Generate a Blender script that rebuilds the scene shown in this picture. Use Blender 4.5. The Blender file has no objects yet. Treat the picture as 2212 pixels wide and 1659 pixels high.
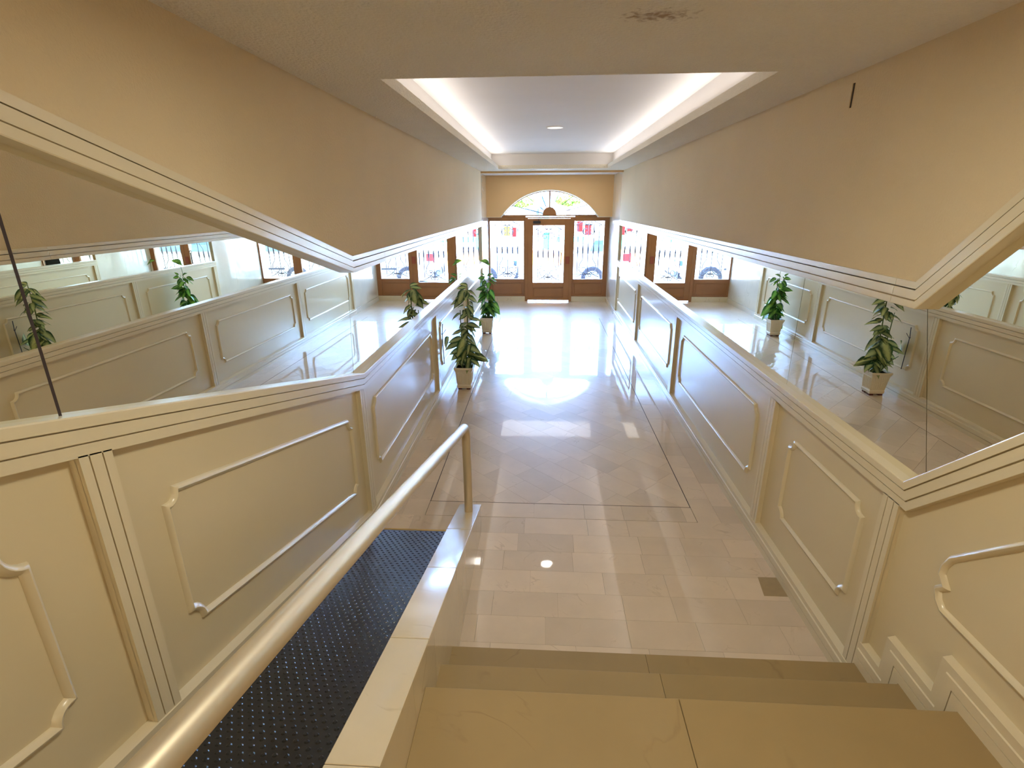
import bpy, bmesh, math, random
from mathutils import Vector, Matrix
random.seed(7)
SC = bpy.context.scene
COL = SC.collection

# ------------------------------------------------------------------ camera
cam_d = bpy.data.cameras.new('camera'); cam = bpy.data.objects.new('camera', cam_d); COL.objects.link(cam)
RT = Vector((0.998325, 0.057587, -0.005497)); UP = Vector((-0.013486, 0.324095, 0.945928)); FW = Vector((-0.056255, 0.944270, -0.324329))
cam.matrix_world = Matrix(((RT.x, UP.x, -FW.x, 0), (RT.y, UP.y, -FW.y, 0), (RT.z, UP.z, -FW.z, 2.15), (0, 0, 0, 1)))
cam_d.sensor_fit = 'HORIZONTAL'; cam_d.sensor_width = 36.0; cam_d.lens = 36.0 * 1134.4 / 2212.0
cam_d.clip_start = 0.02; cam_d.clip_end = 400
SC.camera = cam

# ------------------------------------------------------------------ world, sun, exposure
W = bpy.data.worlds.new('sky'); SC.world = W; W.use_nodes = True
bg = W.node_tree.nodes['Background']; bg.inputs['Color'].default_value = (0.28, 0.50, 1.0, 1); bg.inputs['Strength'].default_value = 19.0
sun_d = bpy.data.lights.new('sun', 'SUN'); sun_d.energy = 30.0; sun_d.angle = math.radians(0.6); sun_d.color = (1.0, 0.95, 0.86)
sun = bpy.data.objects.new('sun', sun_d); COL.objects.link(sun); sun.rotation_euler = (math.radians(34), 0, math.radians(28))
def area(name, loc, rot, sx, sy, power, color, shape='RECTANGLE', portal=False):
    d = bpy.data.lights.new(name, 'AREA'); d.shape = shape; d.size = sx
    if shape in ('RECTANGLE', 'ELLIPSE'): d.size_y = sy
    d.energy = power; d.color = color
    if portal: d.cycles.is_portal = True
    o = bpy.data.objects.new(name, d); COL.objects.link(o); o.location = loc; o.rotation_euler = rot
    return o
area('daylight_portal', (0.1, 12.7, 1.3), (math.radians(-90), 0, 0), 3.0, 2.7, 1, (1, 1, 1), portal=True)
WARM = (1.0, 0.98, 0.82)
# recessed corridor lamp; unseen vestibule lamp, inferred from the bright end wall
area('ceiling_lamp_light', (0.113, 6.59, 2.955), (0, 0, 0), 0.16, 0.16, 0.8, (1.0, 0.94, 0.84), 'DISK')
area('vestibule_lamp_light', (0.113, 11.05, 2.705), (0, 0, 0), 2.0, 0.86, 3.0, (1.0, 0.93, 0.84))
# strip lights added unseen in the tray gutter to brighten tray and corridor
COVE_FILL = (1.0, 0.95, 0.90)
area('cove_fill_light', (-0.865, 6.35, 2.80), (math.radians(180), math.radians(52), 0), 0.05, 6.9, 4.2, COVE_FILL)
area('cove_fill_light', (1.135, 6.35, 2.80), (math.radians(180), math.radians(-52), 0), 0.05, 6.9, 4.2, COVE_FILL)
# unseen fill lamps added over the stairs and behind the camera for the foreground
area('stair_fill_light', (0.14, 1.45, 2.66), (0, 0, 0), 0.36, 0.36, 6, WARM, 'DISK')
area('lobby_fill_uplight', (0.14, -2.85, 1.86), (math.radians(180), 0, 0), 1.6, 0.4, 15, (1.0, 0.97, 0.90))
area('lobby_fill_light', (0.14, -1.9, 2.66), (0, 0, 0), 0.36, 0.36, 3, WARM, 'DISK')
SC.view_settings.view_transform = 'Standard'; SC.view_settings.look = 'None'
SC.view_settings.exposure = 1.75; SC.view_settings.gamma = 1.0; SC.view_settings.use_curve_mapping = False
cy = SC.cycles
cy.max_bounces = 14; cy.diffuse_bounces = 7; cy.glossy_bounces = 9; cy.transparent_max_bounces = 16; cy.transmission_bounces = 4
cy.sample_clamp_indirect = 12.0; cy.use_denoising = True
try: cy.denoiser = 'OPENIMAGEDENOISE'
except Exception: pass

# ------------------------------------------------------------------ helpers
def srgb(r, g, b):
    def f(c):
        c /= 255.0
        return c / 12.92 if c <= 0.04045 else ((c + 0.055) / 1.055) ** 2.4
    return (f(r), f(g), f(b), 1.0)

def new_mat(name):
    m = bpy.data.materials.new(name); m.use_nodes = True
    nt = m.node_tree; b = nt.nodes['Principled BSDF']
    return m, nt, b

def plain(name, col, rough=0.5, metal=0.0, coat=0.0, coat_r=0.05, noise=0.0, nscale=6.0, bump=0.0, bscale=80.0, spec=0.5, bdist=0.01):
    m, nt, b = new_mat(name)
    b.inputs['Base Color'].default_value = col; b.inputs['Roughness'].default_value = rough; b.inputs['Metallic'].default_value = metal
    b.inputs['Coat Weight'].default_value = coat; b.inputs['Coat Roughness'].default_value = coat_r
    b.inputs['Specular IOR Level'].default_value = spec
    tc = nt.nodes.new('ShaderNodeNewGeometry')
    if noise:
        n = nt.nodes.new('ShaderNodeTexNoise'); n.inputs['Scale'].default_value = nscale; n.inputs['Detail'].default_value = 5
        nt.links.new(tc.outputs['Position'], n.inputs['Vector'])
        mr = nt.nodes.new('ShaderNodeMapRange'); mr.inputs[1].default_value = 0.3; mr.inputs[2].default_value = 0.7
        mr.inputs[3].default_value = 1 - noise; mr.inputs[4].default_value = 1 + noise
        nt.links.new(n.outputs['Fac'], mr.inputs[0])
        mx = nt.nodes.new('ShaderNodeVectorMath'); mx.operation = 'SCALE'
        mx.inputs[0].default_value = col[:3]; nt.links.new(mr.outputs[0], mx.inputs['Scale']); nt.links.new(mx.outputs[0], b.inputs['Base Color'])
    if bump:
        n2 = nt.nodes.new('ShaderNodeTexNoise'); n2.inputs['Scale'].default_value = bscale; n2.inputs['Detail'].default_value = 6
        nt.links.new(tc.outputs['Position'], n2.inputs['Vector'])
        bp = nt.nodes.new('ShaderNodeBump'); bp.inputs['Strength'].default_value = bump; bp.inputs['Distance'].default_value = bdist
        nt.links.new(n2.outputs['Fac'], bp.inputs['Height']); nt.links.new(bp.outputs[0], b.inputs['Normal'])
    return m

def marble(name, col, vein, rough=0.3, coat=1.0, coat_r=0.06, var=0.10, vscale=2.2):
    """polished marble: every slab its own tone (Object Info random), faint clouding and a few veins"""
    m, nt, b = new_mat(name); N = nt.nodes; L = nt.links
    geo = N.new('ShaderNodeNewGeometry'); oi = N.new('ShaderNodeObjectInfo')
    off = N.new('ShaderNodeVectorMath'); off.operation = 'SCALE'; off.inputs[0].default_value = (37, 53, 11); L.new(oi.outputs['Random'], off.inputs['Scale'])
    ad = N.new('ShaderNodeVectorMath'); ad.operation = 'ADD'; L.new(geo.outputs['Position'], ad.inputs[0]); L.new(off.outputs[0], ad.inputs[1])
    n1 = N.new('ShaderNodeTexNoise'); n1.inputs['Scale'].default_value = vscale * 2; n1.inputs['Detail'].default_value = 6; n1.inputs['Roughness'].default_value = 0.6
    L.new(ad.outputs[0], n1.inputs['Vector'])
    n2 = N.new('ShaderNodeTexNoise'); n2.inputs['Scale'].default_value = vscale; n2.inputs['Detail'].default_value = 4; n2.inputs['Distortion'].default_value = 1.4
    L.new(ad.outputs[0], n2.inputs['Vector'])
    sub = N.new('ShaderNodeMath'); sub.operation = 'SUBTRACT'; sub.inputs[1].default_value = 0.5; L.new(n2.outputs['Fac'], sub.inputs[0])
    ab = N.new('ShaderNodeMath'); ab.operation = 'ABSOLUTE'; L.new(sub.outputs[0], ab.inputs[0])
    mr = N.new('ShaderNodeMapRange'); mr.inputs[1].default_value = 0.0; mr.inputs[2].default_value = 0.012; mr.inputs[3].default_value = 0.35; mr.inputs[4].default_value = 0.0; L.new(ab.outputs[0], mr.inputs[0])
    gate = N.new('ShaderNodeMapRange'); gate.inputs[1].default_value = 0.50; gate.inputs[2].default_value = 0.62; L.new(n1.outputs['Fac'], gate.inputs[0])
    mu = N.new('ShaderNodeMath'); mu.operation = 'MULTIPLY'; L.new(mr.outputs[0], mu.inputs[0]); L.new(gate.outputs[0], mu.inputs[1])
    tone = N.new('ShaderNodeMapRange'); tone.inputs[1].default_value = 0; tone.inputs[2].default_value = 1; tone.inputs[3].default_value = 1 - var; tone.inputs[4].default_value = 1 + var * 0.6
    L.new(oi.outputs['Random'], tone.inputs[0])
    cl = N.new('ShaderNodeMapRange'); cl.inputs[1].default_value = 0.3; cl.inputs[2].default_value = 0.7; cl.inputs[3].default_value = 0.95; cl.inputs[4].default_value = 1.05; L.new(n1.outputs['Fac'], cl.inputs[0])
    t2 = N.new('ShaderNodeMath'); t2.operation = 'MULTIPLY'; L.new(tone.outputs[0], t2.inputs[0]); L.new(cl.outputs[0], t2.inputs[1])
    sc = N.new('ShaderNodeVectorMath'); sc.operation = 'SCALE'; sc.inputs[0].default_value = col[:3]; L.new(t2.outputs[0], sc.inputs['Scale'])
    mix = N.new('ShaderNodeMix'); mix.data_type = 'RGBA'; L.new(mu.outputs[0], mix.inputs[0]); L.new(sc.outputs[0], mix.inputs[6]); mix.inputs[7].default_value = vein
    L.new(mix.outputs[2], b.inputs['Base Color'])
    b.inputs['Roughness'].default_value = rough; b.inputs['Coat Weight'].default_value = coat; b.inputs['Coat Roughness'].default_value = coat_r; b.inputs['Specular IOR Level'].default_value = 0.22
    # gentle undulation of the hand-polished floor
    n3 = N.new('ShaderNodeTexNoise'); n3.inputs['Scale'].default_value = 5.0; n3.inputs['Detail'].default_value = 2; L.new(ad.outputs[0], n3.inputs['Vector'])
    bp = N.new('ShaderNodeBump'); bp.inputs['Strength'].default_value = 0.12; bp.inputs['Distance'].default_value = 0.004
    L.new(n3.outputs['Fac'], bp.inputs['Height']); L.new(bp.outputs[0], b.inputs['Coat Normal'])
    return m

M = {}
M['paint'] = plain('cream_satin_paint', srgb(212, 196, 160), 0.32, coat=0.2, coat_r=0.12, noise=0.015, nscale=3, bump=0.03, bscale=30)
M['trim'] = plain('cream_gloss_paint', srgb(216, 202, 170), 0.30, coat=0.2, coat_r=0.12, noise=0.015, nscale=3)
M['stucco'] = plain('beige_stucco', srgb(214, 194, 158), 0.85, noise=0.03, nscale=1.6, bump=0.6, bscale=90, spec=0.2, bdist=0.006)
M['end'] = plain('tan_stucco', srgb(218, 180, 130), 0.85, noise=0.03, nscale=2.0, bump=0.2, bscale=140, spec=0.2, bdist=0.004)
M['white'] = plain('white_ceiling_paint', srgb(228, 224, 222), 0.8, noise=0.02, nscale=1.5, spec=0.2)
M['floor'] = marble('cream_marble_floor', srgb(216, 196, 170), srgb(160, 134, 106), 0.33, 1.0, 0.035, 0.10)
M['slab'] = marble('cream_marble_slab', srgb(158, 134, 92), srgb(118, 92, 62), 0.45, 0.2, 0.15, 0.05, 1.3)
M['kerb'] = marble('cream_marble_coping', srgb(212, 196, 166), srgb(150, 124, 94), 0.25, 0.9, 0.08, 0.05, 1.3)
M['wallmarble'] = marble('pale_marble_cladding', srgb(222, 214, 196), srgb(150, 136, 118), 0.25, 0.9, 0.06, 0.05, 1.6)
M['grout'] = plain('grout', srgb(178, 156, 126), 0.6)
M['dark_gap'] = plain('dark_backing', srgb(52, 36, 30), 0.7)
M['rubber'] = plain('black_rubber', srgb(38, 38, 39), 0.3, noise=0.05, nscale=20, spec=0.5)
M['brass'] = plain('brass_strip', srgb(214, 182, 116), 0.35, metal=0.7)
M['rail'] = plain('champagne_anodised_metal', srgb(206, 190, 162), 0.42, metal=0.55)
M['brown'] = plain('brown_lacquered_metal', srgb(150, 98, 52), 0.38, noise=0.05, nscale=5, coat=0.3, coat_r=0.2)
M['iron'] = plain('dark_wrought_iron', srgb(74, 66, 70), 0.5, metal=0.3)
M['black'] = plain('black_plastic', srgb(38, 34, 34), 0.4)
M['pot'] = plain('white_plastic_pot', srgb(226, 216, 194), 0.45)
M['soil'] = plain('dark_soil', srgb(52, 40, 28), 0.95, noise=0.3, nscale=60)
M['stem'] = plain('green_stem', srgb(98, 116, 62), 0.5)
M['twig'] = plain('dark_twig', srgb(60, 56, 64), 0.6)
M['mirror'] = plain('mirror_silver', (0.95, 0.93, 0.83, 1), 0.0, metal=1.0)
def glass_mat():
    m = bpy.data.materials.new('clear_glass'); m.use_nodes = True; nt = m.node_tree; nt.nodes.clear()
    o = nt.nodes.new('ShaderNodeOutputMaterial'); mx = nt.nodes.new('ShaderNodeMixShader'); t = nt.nodes.new('ShaderNodeBsdfTransparent'); g = nt.nodes.new('ShaderNodeBsdfGlossy')
    g.inputs['Roughness'].default_value = 0.0; t.inputs['Color'].default_value = (0.96, 0.98, 0.97, 1)
    fr = nt.nodes.new('ShaderNodeFresnel'); fr.inputs['IOR'].default_value = 1.45
    nt.links.new(fr.outputs[0], mx.inputs[0]); nt.links.new(t.outputs[0], mx.inputs[1]); nt.links.new(g.outputs[0], mx.inputs[2]); nt.links.new(mx.outputs[0], o.inputs[0])
    return m
M['glass'] = glass_mat()
def lamp_mat():
    m = bpy.data.materials.new('lit_lamp_diffuser'); m.use_nodes = True; nt = m.node_tree; nt.nodes.clear()
    o = nt.nodes.new('ShaderNodeOutputMaterial'); e = nt.nodes.new('ShaderNodeEmission'); e.inputs[0].default_value = (1, 0.95, 0.86, 1); e.inputs[1].default_value = 0.4
    nt.links.new(e.outputs[0], o.inputs[0]); return m
M['lamp'] = lamp_mat()
def leaf_mat(name, edge, mid):
    """variegated leaf: cream-green blade, dark green margin and midrib streaks"""
    m, nt, b = new_mat(name); N = nt.nodes; L = nt.links
    tc = N.new('ShaderNodeTexCoord'); sp = N.new('ShaderNodeSeparateXYZ'); L.new(tc.outputs['UV'], sp.inputs[0])
    a = N.new('ShaderNodeMath'); a.operation = 'SUBTRACT'; a.inputs[1].default_value = 0.5; L.new(sp.outputs['Y'], a.inputs[0])
    ab = N.new('ShaderNodeMath'); ab.operation = 'ABSOLUTE'; L.new(a.outputs[0], ab.inputs[0])
    n = N.new('ShaderNodeTexNoise'); n.inputs['Scale'].default_value = 9; n.inputs['Detail'].default_value = 3; L.new(tc.outputs['UV'], n.inputs['Vector'])
    ns = N.new('ShaderNodeMath'); ns.operation = 'MULTIPLY_ADD'; ns.inputs[1].default_value = 0.22; ns.inputs[2].default_value = -0.11; L.new(n.outputs['Fac'], ns.inputs[0])
    s = N.new('ShaderNodeMath'); s.operation = 'ADD'; L.new(ab.outputs[0], s.inputs[0]); L.new(ns.outputs[0], s.inputs[1])
    mr = N.new('ShaderNodeMapRange'); mr.inputs[1].default_value = 0.10; mr.inputs[2].default_value = 0.34; L.new(s.outputs[0], mr.inputs[0])
    mix = N.new('ShaderNodeMix'); mix.data_type = 'RGBA'; L.new(mr.outputs[0], mix.inputs[0]); mix.inputs[6].default_value = mid; mix.inputs[7].default_value = edge
    oi = N.new('ShaderNodeObjectInfo'); t = N.new('ShaderNodeMapRange'); t.inputs[3].default_value = 0.65; t.inputs[4].default_value = 1.25; L.new(oi.outputs['Random'], t.inputs[0])
    sc = N.new('ShaderNodeVectorMath'); sc.operation = 'SCALE'; L.new(mix.outputs[2], sc.inputs[0]); L.new(t.outputs[0], sc.inputs['Scale'])
    L.new(sc.outputs[0], b.inputs['Base Color']); b.inputs['Roughness'].default_value = 0.42
    b.inputs['Subsurface Weight'].default_value = 0.0
    out = N['Material Output']; tr = N.new('ShaderNodeBsdfTranslucent'); L.new(sc.outputs[0], tr.inputs[0]); mxs = N.new('ShaderNodeMixShader'); mxs.inputs[0].default_value = 0.22
    L.new(b.outputs[0], mxs.inputs[1]); L.new(tr.outputs[0], mxs.inputs[2]); L.new(mxs.outputs[0], out.inputs[0])
    return m
M['leaf'] = leaf_mat('variegated_leaf', srgb(44, 84, 44), srgb(184, 196, 130))
M['leaf_bright'] = leaf_mat('fresh_green_leaf', srgb(44, 100, 44), srgb(132, 186, 80))

class MB:
    def __init__(s): s.v = []; s.f = []; s.uv = None
    def poly(s, pts, faces):
        o = len(s.v); s.v += [tuple(p) for p in pts]; s.f += [tuple(i + o for i in f) for f in faces]; return s
    def box(s, x0, x1, y0, y1, z0, z1):
        x0, x1 = min(x0, x1), max(x0, x1); y0, y1 = min(y0, y1), max(y0, y1); z0, z1 = min(z0, z1), max(z0, z1)
        P = [(x0, y0, z0), (x1, y0, z0), (x1, y1, z0), (x0, y1, z0), (x0, y0, z1), (x1, y0, z1), (x1, y1, z1), (x0, y1, z1)]
        return s.poly(P, [(0, 3, 2, 1), (4, 5, 6, 7), (0, 1, 5, 4), (1, 2, 6, 5), (2, 3, 7, 6), (3, 0, 4, 7)])
    def prism(s, base, top):
        n = len(base)
        F = [tuple(range(n - 1, -1, -1)), tuple(range(n, 2 * n))] + [(i, (i + 1) % n, n + (i + 1) % n, n + i) for i in range(n)]
        return s.poly(list(base) + list(top), F)
    def tube(s, pts, r, seg=10, cap=True, up=None):
        pts = [Vector(p) for p in pts]; rs = r if isinstance(r, (list, tuple)) else [r] * len(pts)
        o = len(s.v); prev = None
        for i, p in enumerate(pts):
            a = pts[max(i - 1, 0)]; b = pts[min(i + 1, len(pts) - 1)]; d = (b - a).normalized()
            if prev is None:
                u = d.orthogonal().normalized() if abs(d.z) > 0.95 or up is None else d.cross(Vector(up)).normalized()
            else:
                u = (prev - d * prev.dot(d)).normalized()
            prev = u; w = d.cross(u)
            for k in range(seg):
                t = 2 * math.pi * k / seg; s.v.append(tuple(p + (u * math.cos(t) + w * math.sin(t)) * rs[i]))
        n = len(pts)
        for i in range(n - 1):
            for k in range(seg):
                k2 = (k + 1) % seg; s.f.append((o + i * seg + k, o + i * seg + k2, o + (i + 1) * seg + k2, o + (i + 1) * seg + k))
        if cap:
            s.f.append(tuple(o + k for k in range(seg - 1, -1, -1))); s.f.append(tuple(o + (n - 1) * seg + k for k in range(seg)))
        return s
    def lathe(s, prof, c, seg=24, axis='z'):
        o = len(s.v)
        for (r, h) in prof:
            for k in range(seg):
                t = 2 * math.pi * k / seg; a, b_ = r * math.cos(t), r * math.sin(t)
                s.v.append((c[0] + a, c[1] + b_, c[2] + h) if axis == 'z' else (c[0] + a, c[1] + h, c[2] + b_))
        for i in range(len(prof) - 1):
            for k in range(seg):
                k2 = (k + 1) % seg; s.f.append((o + i * seg + k, o + i * seg + k2, o + (i + 1) * seg + k2, o + (i + 1) * seg + k))
        s.f.append(tuple(o + k for k in range(seg - 1, -1, -1))); s.f.append(tuple(o + (len(prof) - 1) * seg + k for k in range(seg)))
        return s
    def build(s, name, mat, parent=None, smooth=False, bevel=0.0, fixn=True):
        me = bpy.data.meshes.new(name); org = parent.get('_o', (0, 0, 0)) if parent else (0, 0, 0)
        ox, oy, oz = org
        me.from_pydata([(a - ox, b - oy, c - oz) for a, b, c in s.v], [], s.f); me.update()
        if fixn:
            bm = bmesh.new(); bm.from_mesh(me); bmesh.ops.recalc_face_normals(bm, faces=bm.faces)
            if bevel: bmesh.ops.bevel(bm, geom=list(bm.edges), offset=bevel, segments=1, affect='EDGES', clamp_overlap=True)
            bm.to_mesh(me); bm.free()
        me.materials.append(mat)
        if smooth:
            for p in me.polygons: p.use_smooth = True
            try: me.set_sharp_from_angle(angle=math.radians(40))
            except Exception: pass
        o = bpy.data.objects.new(name, me); COL.objects.link(o)
        if parent: o.parent = parent
        o['_o'] = org
        return o

def root(name, loc, label=None, cat=None, group=None, kind=None):
    o = bpy.data.objects.new(name, None); COL.objects.link(o); o.location = loc; o['_o'] = tuple(loc); o.empty_display_size = 0.1
    tag(o, label, cat, group, kind); return o
def tag(o, label=None, cat=None, group=None, kind=None):
    if label: o['label'] = label
    if cat: o['category'] = cat
    if group: o['group'] = group
    if kind: o['kind'] = kind
    return o

XL, XR = -1.172, 1.444          # front planes of the two panelled walls
def wx(side, t): return XL + t if side == 'L' else XR - t

def slab(mb, side, poly, t0, t1):
    """poly in (y,z), extruded between distances t0 and t1 from the wall's reference plane"""
    mb.prism([(wx(side, t0), y, z) for y, z in poly], [(wx(side, t1), y, z) for y, z in poly]); return mb

def offset_path(path, n):
    out = []
    for i, (y, z) in enumerate(path):
        ns = []
        for a, b in ((i - 1, i), (i, i + 1)):
            if a >= 0 and b < len(path):
                dy, dz = path[b][0] - path[a][0], path[b][1] - path[a][1]; l = math.hypot(dy, dz); ns.append((dz / l, -dy / l))
        if len(ns) == 1: nx, nz = ns[0]; k = 1
        else:
            dot = ns[0][0] * ns[1][0] + ns[0][1] * ns[1][1]; nx, nz = ns[0][0] + ns[1][0], ns[0][1] + ns[1][1]; k = 1 / (1 + dot)
        out.append((y + nx * k * n, z + nz * k * n))
    return out

def sweep(mb, side, path, prof, closed=False):
    """prof: list of (t, n); n is perpendicular to the path, mitred at its corners"""
    rings = [offset_path(path, n) if not closed else offset_closed(path, n) for t, n in prof]
    P = len(path); o = len(mb.v)
    for i in range(P):
        for j, (t, n) in enumerate(prof):
            mb.v.append((wx(side, t), rings[j][i][0], rings[j][i][1]))
    m = len(prof)
    for i in range(P if closed else P - 1):
        i2 = (i + 1) % P
        for j in range(m):
            j2 = (j + 1) % m; mb.f.append((o + i * m + j, o + i * m + j2, o + i2 * m + j2, o + i2 * m + j))
    if not closed:
        mb.f.append(tuple(o + j for j in range(m))); mb.f.append(tuple(o + (P - 1) * m + j for j in range(m - 1, -1, -1)))
    return mb
def offset_closed(path, n):
    out = []; L = len(path)
    for i in range(L):
        a, b, c = path[i - 1], path[i], path[(i + 1) % L]; ns = []
        for p, q in ((a, b), (b, c)):
            dy, dz = q[0] - p[0], q[1] - p[1]; l = math.hypot(dy, dz); ns.append((dz / l, -dy / l))
        dot = ns[0][0] * ns[1][0] + ns[0][1] * ns[1][1]; k = 1 / max(1 + dot, 0.3)
        out.append((b[0] + (ns[0][0] + ns[1][0]) * k * n, b[1] + (ns[0][1] + ns[1][1]) * k * n))
    return out

# ------------------------------------------------------------------ FLOOR
def clip(poly, x0, x1, y0, y1):
    def cut(P, ins, inter):
        out = []
        for i in range(len(P)):
            a, b = P[i - 1], P[i]
            if ins(b):
                if not ins(a): out.append(inter(a, b))
                out.append(b)
            elif ins(a): out.append(inter(a, b))
        return out
    def X(c): return lambda a, b: (c, a[1] + (b[1] - a[1]) * (c - a[0]) / (b[0] - a[0]))
    def Y(c): return lambda a, b: (a[0] + (b[0] - a[0]) * (c - a[1]) / (b[1] - a[1]), c)
    for ins, it in ((lambda p: p[0] >= x0, X(x0)), (lambda p: p[0] <= x1, X(x1)), (lambda p: p[1] >= y0, Y(y0)), (lambda p: p[1] <= y1, Y(y1))):
        if len(poly) < 3: return []
        poly = cut(poly, ins, it)
    return poly
def parea(P): return abs(sum(P[i - 1][0] * P[i][1] - P[i][0] * P[i - 1][1] for i in range(len(P)))) / 2

floor = MB().box(-1.42, 1.70, -3.2, 12.5, -0.16, -0.012).build('floor', M['grout']); tag(floor, kind='structure')
TILE_FAR = 7.7
far_mb = MB()
def tile(poly, force_far=False):
    if len(poly) < 3 or parea(poly) < 0.00005: return
    cx = sum(p[0] for p in poly) / len(poly); cyy = sum(p[1] for p in poly) / len(poly)
    mb = far_mb if (force_far or min(p[1] for p in poly) > TILE_FAR) else MB()
    mb.prism([(x, y, -0.012) for x, y in poly], [(x, y, 0.0) for x, y in poly])
    if mb is not far_mb: mb.build('tile', M['floor'], floor)
G = 0.0005
BX0, BX1, BY0, BY1 = -0.837, 1.119, 3.478, 10.35
# diagonal running-bond field
rnd = random.Random(3)
a = 0.197; Lt = 0.375; c45 = math.cos(math.radians(45)); s45 = math.sin(math.radians(45))
for r in range(-60, 60):
    off = rnd.choice((0, .5, .33, .66)) * Lt; s = -9.0 + off
    while s < 9.0:
        l = Lt * rnd.choice((1, 1, 1, 0.8)); q = [(s + G, r * a + G), (s + l - G, r * a + G), (s + l - G, (r + 1) * a - G), (s + G, (r + 1) * a - G)]
        P = [(0.14 + u * c45 + v * s45, 6.9 - u * s45 + v * c45) for u, v in q]
        P = clip(P, BX0 + .003, BX1 - .003, BY0 + .003, BY1 - .003)
        if P: tile(P[::-1] if False else P)
        s += l
# side borders: two columns of tiles laid along the walls
for (x0, x1) in ((XL - .01, BX0 - .003), (BX1 + .003, XR + .01)):
    xm = (x0 + x1) / 2
    for (u0, u1) in ((x0, xm), (xm, x1)):
        y = 3.28 - rnd.uniform(0, .2)
        while y < 10.35:
            l = rnd.choice((.26, .34, .40)); yy = min(y + l, 10.35); lo = max(y, 3.28)
            if yy > lo + .003: tile([(u0 + G, lo + G), (u1 - G, lo + G), (u1 - G, yy - G), (u0 + G, yy - G)])
            y = yy
# front border (two rows) and the plain field up to the stairs
rows = [(3.285, 3.475)] + [(3.09, 3.282)]
y = 3.09
while y > 1.96: rows.append((max(y - .192, 1.93), y)); y -= .192
for i, (y0, y1) in enumerate(rows):
    xa, xb = (BX0 + .0, BX1) if i == 0 else ((XL, XR) if i == 1 else (-0.41, XR + .01))
    x = xa - rnd.uniform(0, .25); k = 0
    while x < xb:
        l = rnd.choice((.28, .37, .37, .44)); q0 = max(x, xa); q1 = min(x + l, xb)
        if q1 - q0 > .002: tile([(q0 + G, y0 + G), (q1 - G, y0 + G), (q1 - G, y1 - G), (q0 + G, y1 - G)])
        x += l
# far end
y = 10.35
while y < 12.4:
    x = XL - .1
    while x < XR + .1: tile([(x + G, y + G), (min(x + .37, XR + .1) - G, y + G), (min(x + .37, XR + .1) - G, y + .2 - G), (x + G, y + .2 - G)], True); x += .37
    y += .2
fo = far_mb.build('far_tiles', M['floor'], floor); fo['kind'] = 'stuff'
st = MB(); 
st.box(BX0 - .0025, BX0 + .0025, BY0, BY1, -.011, -.0008); s2 = MB().box(BX1 - .0025, BX1 + .0025, BY0, BY1, -.011, -.0008); s3 = MB().box(BX0, BX1, BY0 - .0025, BY0 + .0025, -.011, -.0008)
for q in (st, s2, s3): q.build('inlay_strip', M['dark_gap'], floor)
# dark odd tile by the right wall
MB().prism([(1.300, 2.552, -.002), (1.434, 2.552, -.002), (1.434, 2.715, -.002), (1.325, 2.715, -.002)], [(1.300, 2.552, .0009), (1.434, 2.552, .0009), (1.434, 2.715, .0009), (1.325, 2.715, .0009)]).build('tile', plain('darker_marble_tile', srgb(160, 138, 100), .35, noise=.05, nscale=30, coat=.6), floor)
# brass strip where the ramp starts
MB().box(XL + .02, -0.545, 3.075, 3.092, 0, .010).build('metal_strip', M['brass'], floor)

# ------------------------------------------------------------------ STAIRS, LANDING, RAMP
stairs = root('stairs', (0.5, 1.7, 0), kind='structure')
JX = 0.498
def tread(x0, x1, y0, y1, z):   # a slab with a small rounded nosing
    mb = MB(); prof = [(y0, z - .03), (y1 - .004, z - .03), (y1, z - .026), (y1, z - .005), (y1 - .005, z), (y0, z)]
    mb.prism([(x0, y, zz) for y, zz in prof], [(x1, y, zz) for y, zz in prof]); return mb.build('tread', M['slab'], stairs)
for (ys, z) in ((1.939, .1656), (1.682, .3312), (1.424, .4968)):
    for (x0, x1) in ((-.405, JX - .0008), (JX + .0008, XR - .001)):
        if z > .45:
            MB().box(x0, x1, .35, ys, z - .03, z).build('landing_slab', M['slab'], stairs, bevel=.002)
        else: tread(x0, x1, ys - .275, ys, z)
    MB().box(-.405, XR, ys - .03, ys - .012, z - .1656, z - .03).build('riser', M['slab'], stairs)
for (x0, x1) in ((-.405, JX - .0008), (JX + .0008, XR - .001)):
    for (y0, y1) in ((-.55, .348), (-1.45, -.552), (-3.1, -1.452)): MB().box(x0, x1, y0, y1, .4668, .4968).build('landing_slab', M['slab'], stairs)
MB().box(-.41, XR, -3.1, 1.39, .02, .465).build('stair_core', M['grout'], stairs)

S = 0.265; YK = 3.09; YTOP = -0.25
RZ = S * (YK - YTOP)
rampf = [(YK, 0.0), (YTOP, RZ), (-3.1, RZ)]
ramp = root('ramp', (-0.85, 1.6, 0), kind='structure')
mb = MB(); mb.prism([(XL - .03, y, z) for y, z in rampf + [(-3.1, -.1), (YK, -.1)]], [(-.545, y, z) for y, z in rampf + [(-3.1, -.1), (YK, -.1)]])
mb.build('ramp_slab', M['slab'], ramp)
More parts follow.
